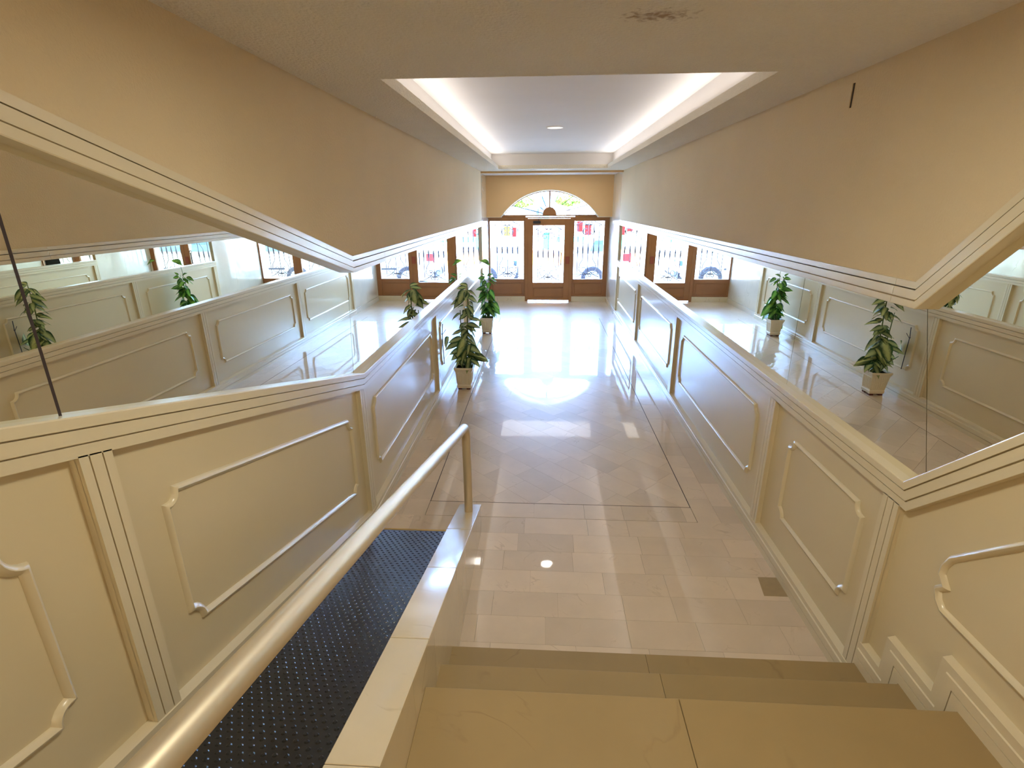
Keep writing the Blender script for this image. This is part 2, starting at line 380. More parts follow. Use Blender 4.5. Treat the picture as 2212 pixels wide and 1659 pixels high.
# low wall between ramp and stairs
ramp_wall = root('low_wall', (-0.475, 3.09, 0), kind='structure')
H0 = .22
core = [(3.085, 0), (3.085, H0 - .02), (YTOP, H0 - .02 + RZ), (-3.1, H0 - .02 + RZ), (-3.1, 0)]
MB().prism([(-.535, y, z) for y, z in core], [(-.413, y, z) for y, z in core]).build('wall_core', M['kerb'], ramp_wall)
ys = [3.095, 2.62, 2.10, 1.50, .93, .2, YTOP]
for y1, y0 in zip(ys, ys[1:]):
    zt = lambda y: H0 + S * (3.09 - y); g = .0008
    P = [(y1 - g, zt(y1) - .02), (y0 + g, zt(y0) - .02), (y0 + g, zt(y0)), (y1 - g, zt(y1))]
    MB().prism([(-.545, y, z) for y, z in P], [(-.400, y, z) for y, z in P]).build('coping_slab', M['kerb'], ramp_wall, bevel=.002)
ys = [3.09, 2.86, 2.40, 2.14, 1.60, 1.28, .6, -.1]
for i, (y1, y0) in enumerate(zip(ys, ys[1:])):
    zt = lambda y: H0 - .02 + S * (3.09 - y); g = .0009
    P = [(y1 - g, 0), (y0 + g, 0), (y0 + g, zt(y0)), (y1 - g, zt(y1))]
    MB().prism([(-.4135, y, z) for y, z in P], [(-.405, y, z) for y, z in P]).build('cladding_slab', M['kerb'], ramp_wall)
MB().box(-.535, -.405, 3.085, 3.0895, 0, H0 - .02).build('cladding_slab', M['kerb'], ramp_wall)

mat_o = root('ramp_mat', (-0.85, 3.05, 0), 'black studded rubber mat running up the ramp beside the left wall', 'mat')
mz = lambda y: S * (YK - y)
P = [(3.07, mz(3.07)), (-.2, mz(-.2)), (-.2, mz(-.2) + .006), (3.07, mz(3.07) + .006)]
MB().prism([(XL + .035, y, z) for y, z in P], [(-.548, y, z) for y, z in P]).build('mat_sheet', M['rubber'], mat_o)
mb = MB(); row = 0; y = 3.05
while y > .35:
    x = XL + .06 + (row % 2) * .0185
    while x < -.56:
        z = mz(y) + .006; o = len(mb.v)
        for (rr, h) in ((.0095, 0), (.0055, .0035)):
            for k in range(8):
                t = math.pi * k / 4; mb.v.append((x + rr * math.cos(t), y + rr * math.sin(t), z - S * rr * math.sin(t) + h))
        for k in range(8): mb.f.append((o + k, o + (k + 1) % 8, o + 8 + (k + 1) % 8, o + 8 + k))
        mb.f.append(tuple(o + 8 + k for k in range(8)))
        x += .037
    y -= .030; row += 1
so = mb.build('rubber_studs', M['rubber'], mat_o, fixn=False); so['kind'] = 'stuff'

rail = root('handrail', (-.462, 2.95, .26), 'champagne metal tube handrail on a post at the low ramp wall', 'handrail')
xr_ = -.462; rs = .257; rz = lambda y: .862 + rs * (2.942 - y)
pts = [(xr_, -.35, rz(-.35))] + [(xr_, y, rz(y)) for y in (0.5, 1.2, 2.0, 2.6, 2.86)]
cyy, czz, rb = 2.86, rz(2.86), .085
for k in range(1, 8):   # bend down into the post
    t = (math.radians(90) - math.atan(rs) * -0) * k / 7 ; pts.append((xr_, 2.86 + rb * math.sin(t), rz(2.86) - rs * rb * math.sin(t) - rb * (1 - math.cos(t))))
ye = pts[-1][1]
rl = MB().tube(pts, .0265, 18, up=(1, 0, 0)).build('rail_tube', M['rail'], rail, smooth=True)
MB().tube([(xr_, ye, pts[-1][2] + .001), (xr_, ye, H0 + S * (3.09 - ye) - .004)], .0262, 18).build('post', M['rail'], rail, smooth=True)
for yp in (.1,):
    MB().tube([(xr_, yp, rz(yp) - .02), (xr_, yp, H0 + S * (3.09 - yp) - .004)], .0262, 18).build('post', M['rail'], rail, smooth=True)

# ------------------------------------------------------------------ WALLS
YB = -3.1
for side, name in (('L', 'wall_left'), ('R', 'wall_right')):
    kink, sl, yend = (3.24, .264, 10.42) if side == 'L' else (2.107, .904, 10.65)
    ytop = kink - (2.66 - 1.752) / sl if side == 'L' else 1.50
    zt = 1.752 + sl * (kink - ytop)
    mb = MB()
    if side == 'L': pol = [(yend, 1.76), (kink, 1.76), (-.20, 1.76 + .264 * (kink + .20)), (YB, 1.76 + .264 * (kink + .20)), (YB, 3.12), (yend, 3.12)]
    else: pol = [(yend, 1.76), (kink, 1.76), (1.50, 2.31), (YB, 2.31), (YB, 3.12), (yend, 3.12)]
    slab(mb, side, pol, -.30, -.010)
    mb.box(wx(side, -.30), wx(side, -.058), YB, yend, -.15, 3.10)
    w = mb.build(name, M['stucco']); tag(w, kind='structure')
    # vestibule side wall clad in pale marble
    vt = -.063 if side == 'L' else -.010
    b0 = wx(side, vt - .02)
    vm = root('wall_vestibule_' + ('left' if side == 'L' else 'right'), (wx(side, vt), yend, 0), kind='structure')
    MB().box(wx(side, -.30), b0, yend, 12.6, -.15, 3.1).build('wall_body', M['stucco'], vm)
    for zz0, zz1 in ((.10, 1.62), (1.622, 2.74)):
        for yy0, yy1 in ((yend + .001, yend + .75), (yend + .752, yend + 1.82)):
            MB().box(b0, wx(side, vt), yy0, yy1, zz0, zz1).build('marble_slab', M['wallmarble'], vm)
    MB().box(b0, wx(side, vt + .012), yend + .01, 12.22, 0, .098).build('skirting', M['wallmarble'], vm)
    if side == 'L': MB().box(wx('L', -.30), wx('L', -.0105), yend - .004, yend + .012, 0, 2.74).build('corner_slab', M['wallmarble'], vm)
back = MB().box(-1.6, 1.8, YB - .2, YB, -.1, 3.1).build('wall_back', M['stucco']); tag(back, kind='structure')

# end wall with the arch opening (front face Y=11.85)
AC = (.12, 0); half = 1.045; z0, zt_ = 1.90, 2.437; sag = zt_ - z0; R_ = (half * half + sag * sag) / (2 * sag); zc = zt_ - R_
def arc(R, n=40, zlow=z0, cx=.12):
    a0 = math.asin(max(-1, min(1, (zlow - zc) / R))); return [(cx + R * math.cos(math.pi - a0 - (math.pi - 2 * a0) * i / n), zc + R * math.sin(math.pi - a0 - (math.pi - 2 * a0) * i / n)) for i in range(n + 1)]
A = arc(R_)
mb = MB(); xl_, xr2 = -1.45, 1.70; ztop = 3.1
for (x0, zz0), (x1, zz1) in zip(A, A[1:]):
    mb.prism([(x0, 11.85, zz0), (x1, 11.85, zz1), (x1, 11.85, ztop), (x0, 11.85, ztop)], [(x0, 12.2, zz0), (x1, 12.2, zz1), (x1, 12.2, ztop), (x0, 12.2, ztop)])
mb.box(xl_, A[0][0], 11.85, 12.2, 1.885, ztop); mb.box(A[-1][0], xr2, 11.85, 12.2, 1.885, ztop)
we = mb.build('wall_end', M['end'], smooth=False); tag(we, kind='structure')
# pale edging round the arch
mb = MB(); A1, A2 = arc(R_ - .0), arc(R_ - .018)
for i in range(len(A1) - 1):
    mb.prism([(A1[i][0], 11.843, A1[i][1]), (A1[i + 1][0], 11.843, A1[i + 1][1]), (A2[i + 1][0], 11.843, A2[i + 1][1]), (A2[i][0], 11.843, A2[i][1])],
             [(A1[i][0], 12.19, A1[i][1]), (A1[i + 1][0], 12.19, A1[i + 1][1]), (A2[i + 1][0], 12.19, A2[i + 1][1]), (A2[i][0], 12.19, A2[i][1])])
mb.box(-1.24, A[0][0], 11.843, 12.19, 1.873, 1.886); mb.box(A[-1][0], 1.45, 11.843, 12.19, 1.873, 1.886)
mb.build('arch_edging', M['trim'], we)
outer = MB().box(-9, -1.24, 12.2, 12.5, -.1, 6).box(1.46, 9, 12.2, 12.5, -.1, 6).box(-1.24, 1.46, 12.2, 12.5, 2.46, 6).build('wall_facade', M['stucco']); tag(outer, kind='structure')

# ------------------------------------------------------------------ CEILING
CZ = 2.727
def stain_stucco():
    m = plain('rough_ceiling_stucco', srgb(228, 218, 198), .9, noise=.04, nscale=1.3, bump=1.0, bscale=70, spec=.15, bdist=.012)
    nt = m.node_tree; N = nt.nodes; L = nt.links; b = N['Principled BSDF']
    src = b.inputs['Base Color'].links[0].from_socket; geo = N.new('ShaderNodeNewGeometry')
    sb = N.new('ShaderNodeVectorMath'); sb.operation = 'SUBTRACT'; sb.inputs[1].default_value = (.36, 2.03, CZ); L.new(geo.outputs['Position'], sb.inputs[0])
    mu = N.new('ShaderNodeVectorMath'); mu.operation = 'MULTIPLY'; mu.inputs[1].default_value = (5, 10, 0); L.new(sb.outputs[0], mu.inputs[0])
    ln = N.new('ShaderNodeVectorMath'); ln.operation = 'LENGTH'; L.new(mu.outputs[0], ln.inputs[0])
    n = N.new('ShaderNodeTexNoise'); n.inputs['Scale'].default_value = 40; n.inputs['Detail'].default_value = 8; L.new(geo.outputs['Position'], n.inputs['Vector'])
    mr = N.new('ShaderNodeMapRange'); mr.inputs[1].default_value = 0; mr.inputs[2].default_value = 1.1; mr.inputs[3].default_value = .34; mr.inputs[4].default_value = -.2; L.new(ln.outputs['Value'], mr.inputs[0])
    ad = N.new('ShaderNodeMath'); ad.operation = 'ADD'; L.new(mr.outputs[0], ad.inputs[0]); L.new(n.outputs['Fac'], ad.inputs[1])
    m2 = N.new('ShaderNodeMapRange'); m2.inputs[1].default_value = .56; m2.inputs[2].default_value = .82; m2.inputs[3].default_value = 0; m2.inputs[4].default_value = .8; L.new(ad.outputs[0], m2.inputs[0])
    mx = N.new('ShaderNodeMix'); mx.data_type = 'RGBA'; L.new(m2.outputs[0], mx.inputs[0]); L.new(src, mx.inputs[6]); mx.inputs[7].default_value = srgb(150, 118, 78); L.new(mx.outputs[2], b.inputs['Base Color'])
    return m
TX0, TX1, TY0, TY1 = -.803, 1.084, 2.854, 9.843
mb = MB()
mb.box(-1.45, 1.72, YB - .2, TY0, CZ, CZ + .06); mb.box(-1.45, TX0, TY0, TY1, CZ, CZ + .06); mb.box(TX1, 1.72, TY0, TY1, CZ, CZ + .06); mb.box(-1.45, 1.72, TY1, 10.53, CZ, CZ + .06)
ceil = mb.build('ceiling', stain_stucco()); tag(ceil, kind='structure')
MB().box(-1.45, 1.72, 10.50, 10.60, 2.695, 2.80).build('ceiling_beam', M['end'], ceil)
MB().box(-1.45, 1.72, 10.60, 11.9, 2.72, 2.80).build('vestibule_ceiling', M['white'], ceil)
mb = MB(); ux0, ux1, uy0, uy1 = -.925, 1.18, 2.72, 9.96
mb.box(ux0 - .1, ux1 + .1, uy0 - .1, uy1 + .1, 2.972, 3.05)
mb.box(ux0 - .1, ux0, uy0 - .1, uy1 + .1, CZ + .06, 2.972); mb.box(ux1, ux1 + .1, uy0 - .1, uy1 + .1, CZ + .06, 2.972)
mb.box(ux0, ux1, uy0 - .1, uy0, CZ + .06, 2.972); mb.box(ux0, ux1, uy1, uy1 + .1, CZ + .06, 2.972)
mb.build('ceiling_tray', M['white'], ceil)
MB().box(-1.6, 1.9, YB - .3, 12.5, 3.1, 3.2).build('roof_slab', M['white'], ceil)
hk = MB().lathe([(.002, 0), (.006, -.004), (.006, -.010), (.001, -.014)], (XL + .012, 3.954, CZ), 10).build('ceiling_hook', M['lamp' if False else 'pot']); tag(hk, 'tiny white knob at the top of the left wall under the ceiling', 'hook')

lamp = root('ceiling_lamp', (.113, 6.59, 2.972), 'small round recessed ceiling lamp glowing in the middle of the tray', 'lamp')
MB().lathe([(.105, 0), (.105, -.006), (.088, -.010), (.088, -.001)], (.113, 6.59, 2.972), 32).build('trim_ring', M['white'], lamp, smooth=True)
MB().lathe([(.086, -.002), (.086, -.009), (.05, -.0115)], (.113, 6.59, 2.972), 32).build('diffuser', M['lamp'], lamp)

for yy, lab in ((1.45, 'unseen round lamp added above the head of the stairs to light the foreground'), (-1.9, 'unseen round lamp added in the lobby behind the stairs as fill light')):  # bodies for the added out-of-view fill lamps
    lp = root('added_round_lamp', (.14, yy, 2.70), lab, 'lamp')
    MB().lathe([(.20, .027), (.20, -.035), (.186, -.04), (.186, .02)], (.14, yy, 2.70), 32).build('lamp_body', M['white'], lp, smooth=True)
    MB().lathe([(.185, -.0), (.185, -.030)], (.14, yy, 2.70), 32).build('diffuser', M['lamp'], lp)
ul_ = root('added_uplighter', (.14, YB + .12, 1.85), 'unseen trough uplighter added on the back wall of the lobby as fill light', 'lamp')
MB().box(-.66, .94, YB, YB + .52, 1.80, 1.82).box(-.66, .94, YB + .50, YB + .52, 1.80, 1.90).box(-.66, -.64, YB, YB + .52, 1.80, 1.90).box(.92, .94, YB, YB + .52, 1.80, 1.90).build('trough', M['white'], ul_)  # trough made up to hold the added uplight
vl = root('ceiling_panel_lamp', (.113, 11.05, 2.72), 'long flat ceiling lamp assumed in the vestibule, hidden behind the ceiling beam', 'lamp')
MB().box(-.92, 1.15, 10.61, 11.49, 2.708, 2.72).build('lamp_housing', M['white'], vl)  # lamp inferred, not seen; stretched wide to soften its floor reflection
# ------------------------------------------------------------------ WAINSCOT
capL = [(10.42, 1.10), (3.235, 1.10), (YTOP + .14, 1.10 + S * (3.235 - YTOP - .14)), (YB, 1.10 + S * (3.235 - YTOP - .14))]
capR = [(10.65, 1.10), (1.932, 1.10), (1.42, 1.596), (YB, 1.596)]
cap_prof = [(-.052, 0), (.004, 0), (.006, -.004), (.006, -.031), (-.008, -.0312), (-.008, -.0358), (.003, -.036), (.003, -.071), (-.009, -.0712), (-.009, -.0758), (0, -.076), (0, -.108), (-.030, -.108), (-.052, -.108)]
def zat(path, y):
    for (y1, z1), (y0, z0_) in zip(path, path[1:]):
        if y <= y1 + 1e-6 and y >= y0 - 1e-6: return z1 + (z0_ - z1) * (y1 - y) / (y1 - y0)
    return path[0][1] if y > path[0][0] else path[-1][1]
def split_path(path, cuts):
    pts = sorted(set([p[0] for p in path] + cuts), reverse=True); return [(y, zat(path, y)) for y in pts]

def build_wainscot(side):
    cap = capL if side == 'L' else capR
    base = [(10.42, 0), (YK, 0), (YTOP, RZ), (YB, RZ)] if side == 'L' else [(10.65, 0), (1.97, 0)]
    rt = root('wainscot_left' if side == 'L' else 'wainscot_right', (wx(side, 0), 3.2, 0), kind='structure')
    sweep(MB(), side, cap, cap_prof).build('dado_cap', M['trim'], rt)
    # skirting
    bprof = [(-.03, 0), (.010, 0), (.010, .040), (.002, .0402), (.002, .0438), (.010, .044), (.010, .082), (.004, .086), (.004, .112), (-.03, .122)]
    sweep(MB(), side, base, bprof).build('skirting_board', M['trim'], rt)
    if side == 'R':
        stp = [(1.939, .1656), (1.682, .1656), (1.682, .3312), (1.424, .3312), (1.424, .4968), (YB, .4968)]
        bp2 = [(-.03, 0), (.008, 0), (.008, .040), (.000, .0402), (.000, .0438), (.008, .044), (.008, .082), (.003, .085), (.003, .118), (-.03, .122)]
        sweep(MB(), side, stp, bp2).build('skirting_board', M['trim'], rt)
    # pilasters
    pils = [(3.135, 3.235), (5.66, 5.76), (8.12, 8.22), (10.32, 10.42), (1.135, 1.236), (-.86, -.76)] if side == 'L' else [(1.93, 2.03), (3.12, 3.22), (5.68, 5.78), (8.13, 8.23), (10.55, 10.65)]
    def fl(y):
        if side == 'L': return zat([(10.42, 0), (YK, 0), (YTOP, RZ), (YB, RZ)], y)
        return 0
    def lowcap(y, n=.108):
        pth = offset_path(cap, -n); return zat(pth, y)
    for (y0, y1) in pils:
        mb = MB(); w = (y1 - y0); g = .0045
        slab(mb, side, [(y0, fl(y0)), (y1, fl(y1)), (y1, lowcap(y1) + .012), (y0, lowcap(y0) + .012)], -.05, -.011)
        e = [y0, y0 + w * .30, y0 + w * .70, y1]
        for k in range(3):
            u0, u1 = e[k] + (g / 2 if k else 0), e[k + 1] - (g / 2 if k < 2 else 0)
            slab(mb, side, [(u0, fl(u0)), (u1, fl(u1)), (u1, lowcap(u1) + .004), (u0, lowcap(u0) + .004)], -.012, 0.0)
        mb.build('pilaster', M['trim'], rt)
    # sunken field panels, one per bay
    ps = sorted(pils); edges = []
    for i in range(len(ps) - 1): edges.append((ps[i][1], ps[i + 1][0]))
    if side == 'R': edges.append((YB, 1.93))
    for (y0, y1) in edges:
        ycuts = [y for y, z in cap if y0 < y < y1] + [y for y, z in offset_path(cap, -.108) if y0 < y < y1]
        ys_ = sorted(set([y0, y1] + ycuts))
        top = [(y, lowcap(y) + .02) for y in ys_]; bot = [(y, fl(y) - .01) for y in ys_]
        mb = MB()
        for i in range(len(ys_) - 1):
            slab(mb, side, [bot[i], bot[i + 1], top[i + 1], top[i]], -.056, -.030)
        mb.build('field_panel', M['paint'], rt)
    # moulding frames with scooped corners
    fr = []
    if side == 'L': fr = [(3.43, 5.46, 'lvl'), (5.96, 7.93, 'lvl'), (8.42, 10.13, 'lvl'), (1.40, 2.98, 'ramp'), (-.55, .95, 'ramp')]
    else: fr = [(2.16, 2.90, 'lvl'), (3.40, 5.46, 'lvl'), (5.96, 7.95, 'lvl'), (8.42, 10.38, 'lvl')]
    for (y0, y1, md) in fr:
        zb, ztp = .33, .835; r = .052; pth = []
        def scoop(cy_, cz_, a0, a1, n=6): return [(cy_ + r * math.cos(math.radians(a0 + (a1 - a0) * k / n)), cz_ + r * math.sin(math.radians(a0 + (a1 - a0) * k / n))) for k in range(n + 1)]
        e = .012
        pth += [(y0 + r + e, zb)] + [(y1 - r - e, zb)] + scoop(y1, zb, 180, 90) + [(y1, zb + r + e)] + [(y1, ztp - r - e)] + scoop(y1, ztp, 270, 180) + [(y1 - r - e, ztp)] + [(y0 + r + e, ztp)] + scoop(y0, ztp, 0, -90) + [(y0, ztp - r - e)] + [(y0, zb + r + e)] + scoop(y0, zb, 90, 0)
        if md == 'ramp': pth = [(y, z + S * (3.10 - y)) for y, z in pth]
        sweep(MB(), side, pth, [(-.031, -.014), (-.031, .014), (-.024, .012), (-.016, .006), (-.014, 0), (-.018, -.006), (-.024, -.012)], closed=True).build('moulding_frame', M['trim'], rt, smooth=True)
    if side == 'R':
        r = .05
        pth = [(1.40 + .0, .74), (1.63, .74)] + [(1.66, .765), (1.675, .80), (1.645, .83)][::1] + [(1.678, .865), (1.675, .90), (1.655, .945), (1.42, 1.175), (.55, 1.175), (.50, 1.12), (.45, 1.12), (.45, .80), (.50, .80), (.55, .74)]
        sweep(MB(), side, pth, [(-.031, -.014), (-.031, .014), (-.024, .012), (-.016, .006), (-.014, 0), (-.018, -.006), (-.024, -.012)], closed=True).build('moulding_frame', M['trim'], rt, smooth=True)
    # upper trim under the stucco, sawn lengths
    if side == 'L':
        up = [(10.42, 1.752), (3.24, 1.752), (-.20, 1.752 + .264 * 3.44)]; cuts = [7.46, 3.92]
    else:
        up = [(10.65, 1.755), (2.107, 1.755), (1.50, 1.755 + .904 * .607), (YB, 1.755 + .904 * .607)]; cuts = [7.5, 4.014, 2.26]
    ut = root('trim_1' if side == 'L' else 'trim_2', (wx(side, 0), 3.24, 1.75), kind='structure')
    uprof = [(-.056, 0), (.003, 0), (.005, .003), (.005, .028), (-.009, .0282), (-.009, .0328), (.002, .033), (.002, .068), (-.010, .0682), (-.010, .0728), (-.001, .073), (-.001, .099), (-.012, .101), (-.056, .101)]
    ypt = [up[0][0]] + cuts
    segs = []; cur = [up[0]]
    for c in cuts:
        cur.append((c + .001, up[0][1])); segs.append(cur); cur = [(c - .001, up[0][1])]
    cur += up[1:]; segs.append(cur)
    for sg in segs: sweep(MB(), side, sg, uprof).build('trim_board', M['trim'], ut)
build_wainscot('L'); build_wainscot('R')

# ------------------------------------------------------------------ MIRRORS
def pane(side, poly, label, t=-.042):
    name = 'wall_mirror'; mb = MB(); slab(mb, side, poly, t - .006, t)
    ymid = sum(p[0] for p in poly) / len(poly); zm = sum(p[1] for p in poly) / len(poly)
    r_ = root(name, (wx(side, t), ymid, zm), label, 'mirror', 'mirror panes along the corridor walls'); mb.build('mirror_glass', M['mirror'], r_)
    # dark sealing strip behind the pane's edge
    return r_
cl = lambda y: zat(capL, y) - .01; cr = lambda y: zat(capR, y) - .01
ul = lambda y: zat([(10.42, 1.77), (3.24, 1.77), (-.20, 1.77 + .264 * 3.44), (YB, 1.77 + .264 * 3.44)], y)
ur = lambda y: zat([(10.65, 1.775), (2.107, 1.775), (1.50, 2.324), (YB, 2.324)], y)
g = .0015
pane('L', [(3.165 + g, 1.09), (10.40, 1.09), (10.40, 1.77), (3.245 + g, 1.77)], 'long clear mirror on the left wall above the level dado')
pane('L', [(1.166, cl(1.166)), (3.165 - g, cl(3.165)), (3.245 - g, 1.77), (1.166, ul(1.166))], 'sloping mirror pane on the left wall above the ramp, beside the dark seam')
pane('L', [(YB, cl(YB)), (YTOP + .14, cl(YTOP + .14)), (1.156, cl(1.156)), (1.156, ul(1.156)), (-.20, ul(-.20)), (YB, ul(YB))], 'mirror pane at the extreme left edge, nearer than the dark seam', t=-.040)
pane('R', [(3.107 + g, 1.09), (10.62, 1.09), (10.62, 1.775), (3.107 + g, 1.775)], 'long mirror on the right wall that reflects the entrance door')
pane('R', [(1.87 + g, 1.09), (3.107 - g, 1.09), (3.107 - g, 1.775), (2.110 + g, 1.775)], 'short mirror pane on the right wall that reflects the nearer plant')
pane('R', [(YB, cr(YB)), (1.42, cr(1.42)), (1.885 - g, 1.133), (2.110 - g, 1.775), (1.50, 2.324), (YB, 2.324)], 'mirror pane above the stairs on the right, nearest the camera')
MB().box(wx('L', -.0475), wx('L', -.0405), 1.1565, 1.1655, 1.55, 2.40).build('mirror_seam', M['dark_gap'])
bpy.data.objects['mirror_seam']['kind'] = 'structure'

# blank cover plate on the right wall
cp = root('cover_plate', (wx('R', -.01), 2.97, 2.63), 'flat beige blank cover plate high on the right wall with a dark edge', 'cover plate')
slab(MB(), 'R', [(2.893, 2.575), (3.06, 2.60), (3.06, 2.70), (2.893, 2.68)], -.011, -.004).build('plate', M['stucco'], cp)
slab(MB(), 'R', [(2.882, 2.575), (2.893, 2.575), (2.893, 2.68), (2.882, 2.68)], -.011, -.008).build('gap', M['dark_gap'], cp)

# ------------------------------------------------------------------ DOOR AND WINDOWS
YD = 12.25
def bars(mb, x0, x1, z0, z1, w, y0=YD - .03, y1=YD + .03, l=None, r=None, b=None, t=None):
    l, r, b, t = [w if q is None else q for q in (l, r, b, t)]
    mb.box(x0, x0 + l, y0, y1, z0, z1); mb.box(x1 - r, x1, y0, y1, z0, z1); mb.box(x0 + l, x1 - r, y0, y1, z0, z0 + b); mb.box(x0 + l, x1 - r, y0, y1, z1 - t, z1); return mb
def spiral(cx, cz, r0, r1, a0, a1, n=22):
    out = []
    for k in range(n + 1):
        u = k / n; r = r0 + (r1 - r0) * u; a = math.radians(a0 + (a1 - a0) * u); out.append((cx + r * math.cos(a), cz + r * math.sin(a)))
    return out
YG = YD + .12
def iron(parent, pts2, r=.0095, name='scroll'):
    return MB().tube([(x, YG, z) for x, z in pts2], r, 6, up=(0, 1, 0)).build(name, M['iron'], parent, smooth=True)
def grille(win, x0, x1, z0, z1, heart=False):
    gr = MB(); cx = (x0 + x1) / 2; zt = z1 - .10; zb = z0 + .10
    gr.box(x0 - .03, x1 + .03, YG - .006, YG + .006, zt, zt + .012)
    gr.box(x0 - .03, x1 + .03, YG - .006, YG + .006, zb - .012, zb)
    g_ = gr.build('iron_grille', M['iron'], win)
    zk = 1.14 if not heart else 1.05
    for k in (-2, -1, 0, 1, 2):
        x = cx + k * .118; pts = []; rr = []
        top = zt if abs(k) != 1 else (zt if not heart else zt - .42)
        for z, r in ((top, .0095), (zk + .10, .0095), (zk + .06, .019), (zk - .05, .019), (zk - .08, .0095), (z0 + .42, .0095)): pts.append((x, YG, z)); rr.append(r)
        if abs(k) == 1: pts += [(x - k * -.06, YG, z0 + .33)]; rr += [.0095]
        elif k == 0: pts += [(x, YG, zb - .08)]; rr += [.0095]
        else: pts += [(x, YG, zb)]; rr += [.0095]
        MB().tube(pts, rr, 6, up=(0, 1, 0)).build('bar', M['iron'], g_, smooth=True)
    for sx in (-1, 1):
        # bottom C scrolls, lower volutes, top volutes
        iron(g_, [(cx + sx * .178, z0 + .33)] + [(cx + sx * (.10 + q[0]), z0 + .21 + q[1]) for q in spiral(0, 0, .10, .03, 15, -330)] if sx > 0 else [(cx - .178, z0 + .33)] + [(cx - .10 - q[0], z0 + .21 + q[1]) for q in spiral(0, 0, .10, .03, 15, -330)])
        iron(g_, [(cx + sx * q[0], z0 + q[1]) for q in [(0, .10), (.08, .125), (.17, .07), (.27, .03)]])
        iron(g_, [(cx + sx * (.055 + q[0]), z0 + .06 + q[1]) for q in spiral(0, 0, .045, .012, 150, -220, 16)])
        iron(g_, [(cx + sx * (.05 + q[0]), zt + .055 + q[1]) for q in spiral(0, 0, .045, .012, 200, 520, 16)])
        iron(g_, [(cx + sx * .29, zt + .01), (cx + sx * .12, zt + .09)])
        iron(g_, [(cx + sx * (.075 + q[0]), zt - .14 + q[1]) for q in spiral(0, 0, .03, .075, -200, 120, 18)])
        if heart: iron(g_, [(cx + sx * q[0], q[1]) for q in [(.01, zt - .10), (.05, zt - .03), (.12, zt - .01), (.19, zt - .06), (.215, zt - .17), (.19, zt - .28), (.118, zt - .42)]], .007)
    MB().lathe([(.001, -.035), (.016, -.01), (.016, .01), (.001, .035)], (cx, YG, z0 + .12), 8).build('collar', M['iron'], g_)
    return g_
def sidelight(name, x0, x1, gx0, gx1):
    w = root(name, ((x0 + x1) / 2, YD, .12), kind='structure')
    gz0, gz1 = .512, 1.785
    mb = MB(); mb.box(x0, gx0, YD - .03, YD + .03, .118, 1.872); mb.box(gx1, x1, YD - .03, YD + .03, .118, 1.872); mb.box(gx0, gx1, YD - .03, YD + .03, gz1, 1.872); mb.box(gx0, gx1, YD - .03, YD + .03, .43, gz0); mb.box(gx0, gx1, YD - .03, YD + .03, .118, .15)
    mb.build('frame', M['brown'], w, bevel=.003)
    MB().box(gx0, gx1, YD - .012, YD + .012, .15, .43).build('kick_panel', M['brown'], w)
    MB().box(gx0 + .04, gx1 - .05, YD - .020, YD - .012, .17, .41).build('panel_field', M['brown'], w, bevel=.004)
    MB().box(gx0 - .005, gx1 + .005, YD - .003, YD + .003, gz0 - .005, gz1 + .005).build('glass_pane', M['glass'], w)
    MB().box(x0 - .0, x1 + .0, YD - .05, YD + .05, 0, .118).build('marble_sill', M['kerb'], w)
    grille(w, gx0, gx1, gz0, gz1); return w
sidelight('window_1', -1.236, -.415, -1.205, -.445)
sidelight('window_2', .652, 1.455, .682, 1.345)
door = root('door_1', (.12, YD - .05, 0), kind='structure')
mb = MB(); mb.box(-.417, -.350, YD - .06, YD + .05, 0, 1.872); mb.box(.590, .654, YD - .06, YD + .05, 0, 1.872); mb.box(-.350, .590, YD - .06, YD + .05, 1.845, 1.872)
mb.build('door_frame', M['brown'], door, bevel=.003)
y0, y1 = YD - .055, YD - .005
gx0, gx1, gz0, gz1 = -.236, .462, .434, 1.693
mb = MB(); mb.box(-.352, gx0, y0, y1, .032, 1.838); mb.box(gx1, .592, y0, y1, .032, 1.838); mb.box(gx0, gx1, y0, y1, gz1, 1.838); mb.box(gx0, gx1, y0, y1, .33, gz0); mb.box(gx0, gx1, y0, y1, .032, .085)
leafd = mb.build('door_leaf', M['brown'], door, bevel=.003)
MB().box(gx0, gx1, y0 + .018, y1, .085, .33).build('kick_panel', M['brown'], leafd)
MB().box(gx0 + .03, gx1 - .03, y0 + .008, y0 + .018, .11, .305).build('panel_field', M['brown'], leafd, bevel=.004)
MB().box(gx0 - .005, gx1 + .005, YD - .033, YD - .027, gz0 - .005, gz1 + .005).build('glass_pane', M['glass'], leafd)
hd = MB().tube([(.40, y0 - .045, .83), (.40, y0 - .045, 1.10)], .011, 10).build('pull_handle', M['iron'], leafd, smooth=True)
MB().tube([(.40 + .028 * math.sin(t), y0 - .045, 1.13 - .028 * math.cos(t)) for t in [2 * math.pi * k / 20 for k in range(21)]], .007, 8, up=(0, 1, 0)).build('handle_ring', M['iron'], leafd, smooth=True)
MB().box(.395, .405, y0 - .045, y0, .86, .87).box(.395, .405, y0 - .045, y0, 1.07, 1.08).build('handle_bracket', M['iron'], leafd)
MB().box(.500, .585, y0 - .02, y0, .86, 1.02).build('door_lock', plain('reddish_lock_case', srgb(140, 66, 40), .4), leafd, bevel=.004)
MB().box(-.235, -.07, y0 - .06, y0, 1.735, 1.79).build('door_closer', M['black'], leafd, bevel=.008)
MB().box(-.12, -.105, y0 - .05, y0 - .04, 1.79, 1.845).build('closer_arm', M['iron'], leafd)
grille(door, gx0, gx1, gz0, gz1, heart=True)
MB().box(-.42, .66, YD - .09, YD + .05, 0, .006).build('threshold', M['rail'], door)
